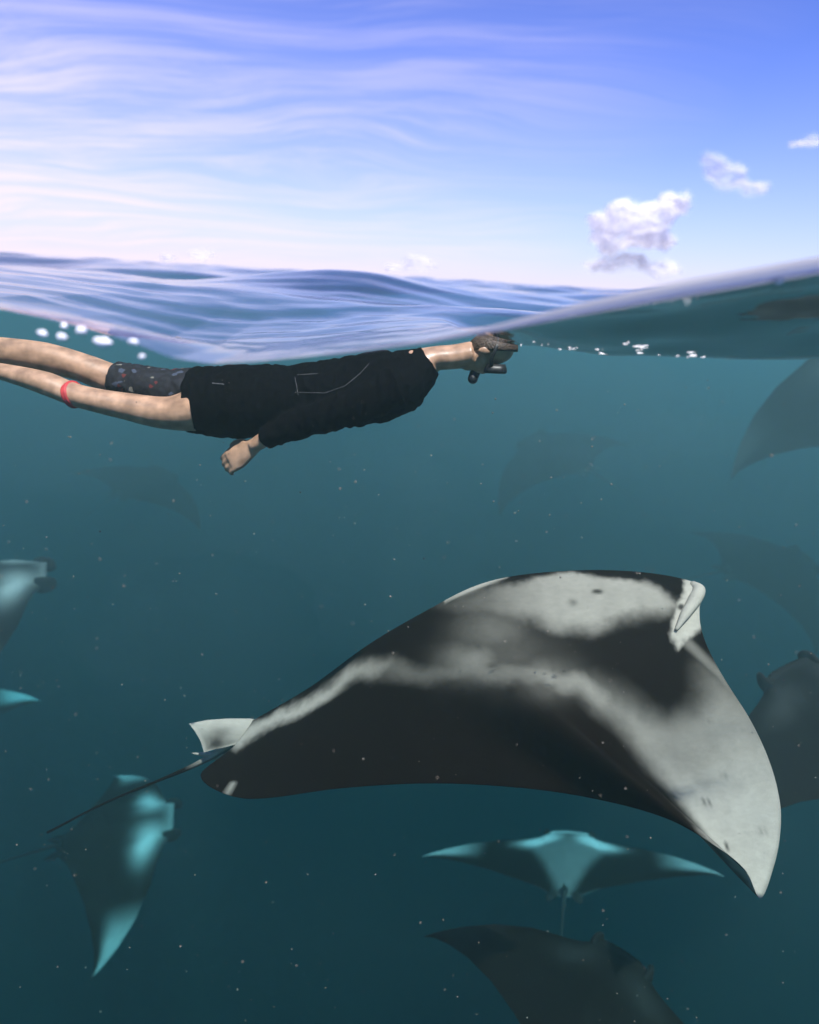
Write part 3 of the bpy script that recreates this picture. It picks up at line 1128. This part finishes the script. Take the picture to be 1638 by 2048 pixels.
mv, mf = mask_frame()
mask = new_obj('dive_mask', mv, mf, M_RUBBER)
fix_normals(mask)
lens_parts = []
lv, lf = [], []
for zz in (.083, .086):
    for i in range(40):
        a = 2 * math.pi * i / 40
        sx = math.copysign(abs(math.cos(a)) ** .65, math.cos(a)); sy = math.copysign(abs(math.sin(a)) ** .65, math.sin(a))
        lv.append(H(.052 + sx * .036, sy * .057, zz))
lf = [tuple(range(40))[::-1], tuple(range(40, 80))] + [(i, (i + 1) % 40, 40 + (i + 1) % 40, 40 + i) for i in range(40)]
lens = new_obj('lens', lv, lf, gm, mask, smooth=False)
fix_normals(lens)
sv = tube([H(.034, -.062, .070), H(.030, -.082, .030), H(.045, -.083, -.015), H(.06, -.055, -.055), H(.06, 0, -.076), H(.06, .055, -.055), H(.045, .083, -.015), H(.03, .082, .03), H(.034, .062, .07)],
          [.006] * 9, [.002] * 9, up=tuple(head_rot @ Vector((1, 0, 0))), nseg=8, samples=50)
strap = new_obj('strap', sv[0], sv[1], M_RUBBER, mask)
fix_normals(strap)
# snorkel: mouthpiece at the lips, purge bulb below, tube past the far cheek
snork_parts = [ellipsoid(H(-.036, -.012, .112), (.018, .018, .018)), tube([H(-.034, 0, .082), H(-.036, -.006, .105)], [.012, .016], [.020, .018], up=(1, 0, 0), nseg=14, samples=6),
               tube([H(-.036, .0, .118), H(-.02, .05, .10), H(.0, .092, .05), H(.03, .098, -.04), H(.02, .10, -.10)], [.012] * 5, [.012] * 5, up=(0, .3, 1), nseg=14, samples=40)]
snork = remeshed('snorkel', snork_parts, .004, M_RUBBER, None, 2)
# hair, short and dark, over the back of the skull
M_HAIR = simple('dark_hair', (.07, .046, .034), .5, .4, 120, .4, .5, 160, .01)
hv, hf = ellipsoid(H(.042, 0, -.012), (.094 * HS, .077 * HS, .060 * HS), head_rot, 32, 20)
nrm = [(Vector(v) - H(.042, 0, -.012)) for v in hv]
keep = [((head_rot.transposed() @ q).z < .010 and (head_rot.transposed() @ q).x > -.075) for q in nrm]
hair = new_obj('hair', [Vector(v) + q.normalized() * (.004 * noise.noise(Vector(v) * 60)) for v, q in zip(hv, nrm)], [f for f in hf if all(keep[i] for i in f)], M_HAIR)
so = hair.modifiers.new('thick', 'SOLIDIFY'); so.thickness = .006
# thin pale seams printed on the suit
M_SEAM = simple('pale_print', (.10, .10, .11), .7, .2, 80, .3, 0)
inv = None
dg = bpy.context.evaluated_depsgraph_get()
suit_e = suit


def on_suit(px, py):
    d_ = ray(px, py).normalized()
    ok, loc, nr, _ = suit.ray_cast(EYE, d_)
    return (loc + nr * .0012) if ok else B(px, py, -.17)


def seam(name, pts, r):
    pts2 = []
    for (x0, y0), (x1, y1) in zip(pts[:-1], pts[1:]):
        for k in range(5):
            pts2.append(on_suit(x0 + (x1 - x0) * k / 5, y0 + (y1 - y0) * k / 5))
    pts2.append(on_suit(*pts[-1]))
    vf = tube(pts2, [r] * len(pts2), [r] * len(pts2), up=(.1, .2, 1), nseg=6, samples=len(pts2) * 3)
    o = new_obj(name, vf[0], vf[1], M_SEAM)
    fix_normals(o)
    return o


seams = [seam('printed_line', [(590, 785), (650, 786), (690, 772), (720, 748), (738, 728)], .0008),
         seam('printed_line', [(590, 755), (594, 775), (596, 790)], .0008), seam('printed_line', [(595, 750), (635, 748)], .0008)]
dash = seam('printed_line', [(424, 767), (448, 769)], .0018)

bpy.context.view_layer.update()
for o in [body, suit, shorts, band, mask, snork, hair]:
    o.parent = person
    o.matrix_parent_inverse = person.matrix_world.inverted()
for o in seams + [dash]:
    o.parent = suit
tag(person, 'swimmer in black rash suit, dive mask and snorkel floating face down under the surface', 'person')
suit['label'] = 'black long-sleeved rash suit with thin pale lines'
shorts['label'] = 'dark printed shorts with red and white flecks'
band['label'] = 'red band below the knee'

# ------------------------------------------------------------------ clouds
def make_cloud_material(name, alpha):
    mt, t, out = material(name)
    tc = N(t, 'ShaderNodeTexCoord')
    n = N(t, 'ShaderNodeTexNoise', i_Scale=.009, i_Detail=8.0, i_Roughness=.68)
    at_ = N(t, 'ShaderNodeAttribute', attribute_name='skin')
    link(t, tc.outputs['Object'], n.inputs['Vector'])
    df = N(t, 'ShaderNodeBsdfDiffuse'); df.inputs[0].default_value = (.98, .96, .98, 1)
    ts = N(t, 'ShaderNodeBsdfTranslucent'); ts.inputs[0].default_value = (.98, .96, .98, 1)
    ms = N(t, 'ShaderNodeMixShader', i_0=.68)
    link(t, df.outputs[0], ms.inputs[1]); link(t, ts.outputs[0], ms.inputs[2])
    tr = N(t, 'ShaderNodeBsdfTransparent')
    mx = N(t, 'ShaderNodeMixShader')
    # thinner shells break up first: noise against the shell's own density
    bal = math_node(t, 'ADD', n.outputs[0], math_node(t, 'MULTIPLY_ADD', at_.outputs['Fac'], .62, -.42))
    fac = ramp(t, bal, [(.40, 0.0), (.78, alpha)])
    link(t, fac.outputs[0], mx.inputs[0]); link(t, tr.outputs[0], mx.inputs[1]); link(t, ms.outputs[0], mx.inputs[2])
    link(t, mx.outputs[0], out.inputs[0])
    return mt


M_CLOUD = make_cloud_material('cloud', .70)
M_LOW = make_cloud_material('low_cloud', .28)
M_WISP = make_cloud_material('thin_cloud', .24)
CY = 6000.0


def cloud(puffs, mat, label, seed, Y=CY):
    """puffs: (px, py, radius px x, radius px y)"""
    parts = []
    r_ = random.Random(seed)
    k = PXM * Y
    for x, y, rx, ry in puffs:
        for j in range(9):
            a = r_.uniform(0, 2 * math.pi); q = math.sqrt(r_.random()) * .75
            f = r_.uniform(.42, .78)
            c = P(x + math.cos(a) * q * rx, y + math.sin(a) * q * ry, Y + r_.uniform(-.6, .6) * rx * k)
            parts.append(ellipsoid(c, (rx * f * k, rx * f * k * .9, ry * f * k), nu=12, nv=8))
    o = remeshed('cloud', parts, 17.0, mat, None, 3)
    me = o.data
    co = np.zeros(len(me.vertices) * 3, np.float32); me.vertices.foreach_get('co', co); co = co.reshape(-1, 3)
    nr = np.zeros(len(me.vertices) * 3, np.float32); me.vertices.foreach_get('normal', nr); nr = nr.reshape(-1, 3)
    dsp = vnoise(co, .007, seed, 4) * 30
    fc = [tuple(q.vertices) for q in me.polygons]
    V, F, C = [], [], []
    for off, den in ((-34, 1.0), (-12, .8), (8, .55), (28, .32), (50, .12)):
        b = len(V)
        V += (co + nr * (dsp * (1 + off / 90) + off)[:, None]).tolist()
        F += [tuple(i + b for i in q) for q in fc]
        C += [[den] * 3] * len(co)
    bpy.data.objects.remove(o); bpy.data.meshes.remove(me)
    o = new_obj('cloud', V, F, mat, colors=C)
    tag(o, label, 'cloud', 'small cumulus clouds over the horizon')
    return o


cloud([(1290, 425, 50, 28), (1345, 412, 32, 22), (1240, 445, 45, 32), (1215, 480, 34, 26), (1190, 432, 16, 9), (1300, 460, 34, 30), (1330, 485, 24, 16), (1268, 452, 54, 36)], M_CLOUD,
      'largest bright puffy cloud above the wave at the upper side', 1)
cloud([(1225, 530, 44, 16), (1250, 515, 40, 10), (1320, 535, 40, 18)], M_LOW, 'low flat pair of cloud puffs right under the largest cloud', 2)
cloud([(1425, 335, 24, 22), (1455, 360, 34, 22), (1510, 375, 26, 14), (1445, 330, 18, 14)], M_WISP, 'thin ragged cloud higher than the largest cloud', 3)
cloud([(1626, 284, 22, 11), (1595, 288, 20, 5)], M_WISP, 'thin cloud wisp cut by the picture edge, highest of the clouds', 4)
cloud([(400, 512, 26, 10), (330, 516, 24, 5)], M_WISP, 'tiny white cloud on the horizon above the swimmer\'s legs', 5)
cloud([(830, 526, 36, 14), (790, 535, 24, 7)], M_WISP, 'small hazy cloud on the horizon next to the wave crest', 6)

# ------------------------------------------------------------------ small things in and on the water
M_FROTH_GLINT = simple('froth_glint', (.85, .84, .88), .25, .6, 60, .05, 0)  # foam white; on the bubbles, sky highlights put into the colour
for i, (x, y, rx, ry, lab) in enumerate(((85, 667, 15, 9, 'oval white bubble at the far end of the bubble row'), (128, 652, 9, 8, 'small faint bubble on top of the bubble row'),
                                    (124, 674, 14, 10, 'bright round bubble between two ovals, above the thigh'), (163, 661, 15, 12, 'bright bubble where the lip of the wave begins'),
                                    (205, 684, 26, 13, 'longest white bubble of the row above the legs'), (266, 684, 14, 8, 'lone oval bubble nearest the shorts'),
                                    (284, 713, 9, 6, 'dim little bubble just over the shorts'), (1556, 560, 14, 9, 'white droplet on the rim of the wave under the sky'))):
    Yb = CUT - .014
    v, f = ellipsoid((0, 0, 0), (1, .8, 1), nu=20, nv=14)
    k = PXM * Yb * .72
    v = [Vector(q) * (1 + .30 * noise.noise(Vector(q) * 1.3 + Vector((i * 3.1, 0, 0)))) for q in v]
    o = new_obj('bubble', [(q.x * rx * k, q.y * min(rx, ry) * k, q.z * ry * k) for q in v], f, M_FROTH_GLINT)
    o.location = P(x, y, Yb)
    tag(o, lab, 'bubble', 'bubbles under the lip of the wave')

# foam flecks hanging under the far side of the crest
V, F = [], []
fl = np.random.default_rng(5)
pts = []
for _ in range(22):
    t = fl.random()
    pts.append((1040 + 480 * t + fl.normal(0, 20), 684 + 46 * t + fl.normal(0, 6), fl.uniform(.6, 1.5)))
for cx, cy_ in ((1120, 700), (1150, 697), (1250, 690), (1290, 692), (1370, 716), (1400, 712)):
    for _ in range(3):
        pts.append((cx + fl.normal(0, 14), cy_ + fl.normal(0, 4), fl.uniform(.7, 2.0)))
for x, y, r in pts:
    yy = np.linspace(CUT + .03, 4.0, 400)
    q = np.array([tuple(P(x, y, t)) for t in yy])
    hit = np.nonzero(sea(q[:, 0], q[:, 1]) < q[:, 2])[0]
    if len(hit) == 0: continue
    c = Vector(q[hit[0]]) - Vector((0, 0, .002))
    k = PXM * TY
    v, f = ellipsoid((0, 0, 0), (r * k * fl.uniform(1., 6.), r * k, r * k * .40), nu=7, nv=4)
    b = len(V)
    V += [tuple(c + Vector(q) * (1 + .3 * fl.normal())) for q in v]
    F += [tuple(i + b for i in q) for q in f]
foam = new_obj('foam', V, F, M_FROTH_GLINT)
tag(foam, 'white flecks of foam hanging under the wave beside the swimmer\'s head', None, kind='stuff')

# drifting plankton specks
V, F = [], []
pr = np.random.default_rng(11)
oct_f = [(0, 2, 4), (2, 1, 4), (1, 3, 4), (3, 0, 4), (2, 0, 5), (1, 2, 5), (3, 1, 5), (0, 3, 5)]
for n_ in range(3000):
    x = pr.uniform(-80, 1720); y = pr.uniform(760, 2100)
    Y = CUT + .06 + 3.4 * pr.random() ** 1.3
    r = PXM * Y * (.40 + 2.0 * pr.random() ** 7)
    if n_ < 110:                       # a few right in front of the port, out of focus
        Y = CUT + .03 + .35 * pr.random(); r = PXM * Y * pr.uniform(1.0, 2.6)
    c = P(x, y, Y)
    st3 = pr.uniform(.6, 1.5, 3)
    b = len(V)
    for q in ((1, 0, 0), (-1, 0, 0), (0, 1, 0), (0, -1, 0), (0, 0, 1), (0, 0, -1)):
        V.append((c.x + q[0] * r * st3[0], c.y + q[1] * r * st3[1], c.z + q[2] * r * st3[2]))
    F += [tuple(i + b for i in q) for q in oct_f]
specks = new_obj('plankton', V, F, simple('plankton', (.22, .19, .16), .7, .2, 30, .3, 0))
tag(specks, 'pale plankton specks drifting in the water', None, kind='stuff')

# denser drifts of plankton in the upper water: soft pale patches
V, F = [], []
for k_, (x, y, Y, rx, rz) in enumerate(((1110, 800, 6.0, 1.5, .55), (640, 1080, 6.5, 1.7, .9), (180, 880, 7.0, 1.2, .6), (1400, 960, 8.0, 1.5, .7), (880, 930, 9.5, 1.3, .5), (420, 1270, 5.4, 1.0, .5))):
    v, f = ellipsoid((0, 0, 0), (1, 1, 1), nu=28, nv=18)
    c = P(x, y, Y)
    b_ = len(V)
    for q in v:
        q = Vector(q)
        s_ = 1 + .35 * noise.fractal(q * 1.1 + Vector((k_ * 5.3, 0, 0)), .7, 2.0, 3)
        V.append((c.x + q.x * rx * s_, c.y + q.y * 1.0 * s_, min(c.z + q.z * rz * s_, -.25)))
    F += [tuple(i + b_ for i in q) for q in f]
drift = new_obj('plankton_haze', V, F, make_volume_material('plankton_drift', .035, (.85, .97, 1.0), .012, (0, .7, .8), .5))
fix_normals(drift)
tag(drift, 'pale drifts of plankton in the upper water', None, kind='stuff')

# leaf scrap floating on the waves
lp = P(352, 604, 2.1)
lp.z = float(sea(np.array([lp.x]), np.array([lp.y]))[0]) + .002
V = []
for i in range(9):
    a = i / 8
    w = .006 * math.sin(math.pi * a) ** .8
    for s, z in ((-1, .0), (0, .003), (1, .0)):
        V.append((lp.x - .012 + .024 * a, lp.y + s * w, lp.z + z + .003 * math.sin(a * 3)))
F = [(i * 3 + j, i * 3 + j + 1, (i + 1) * 3 + j + 1, (i + 1) * 3 + j) for i in range(8) for j in range(2)]
leaf = new_obj('leaf', V, F, simple('dry_leaf', (.20, .15, .09), .6, .3))
lm = leaf.modifiers.new('thick', 'SOLIDIFY'); lm.thickness = .0008
tag(leaf, 'tiny brown leaf scrap floating on the rippled surface', 'leaf')
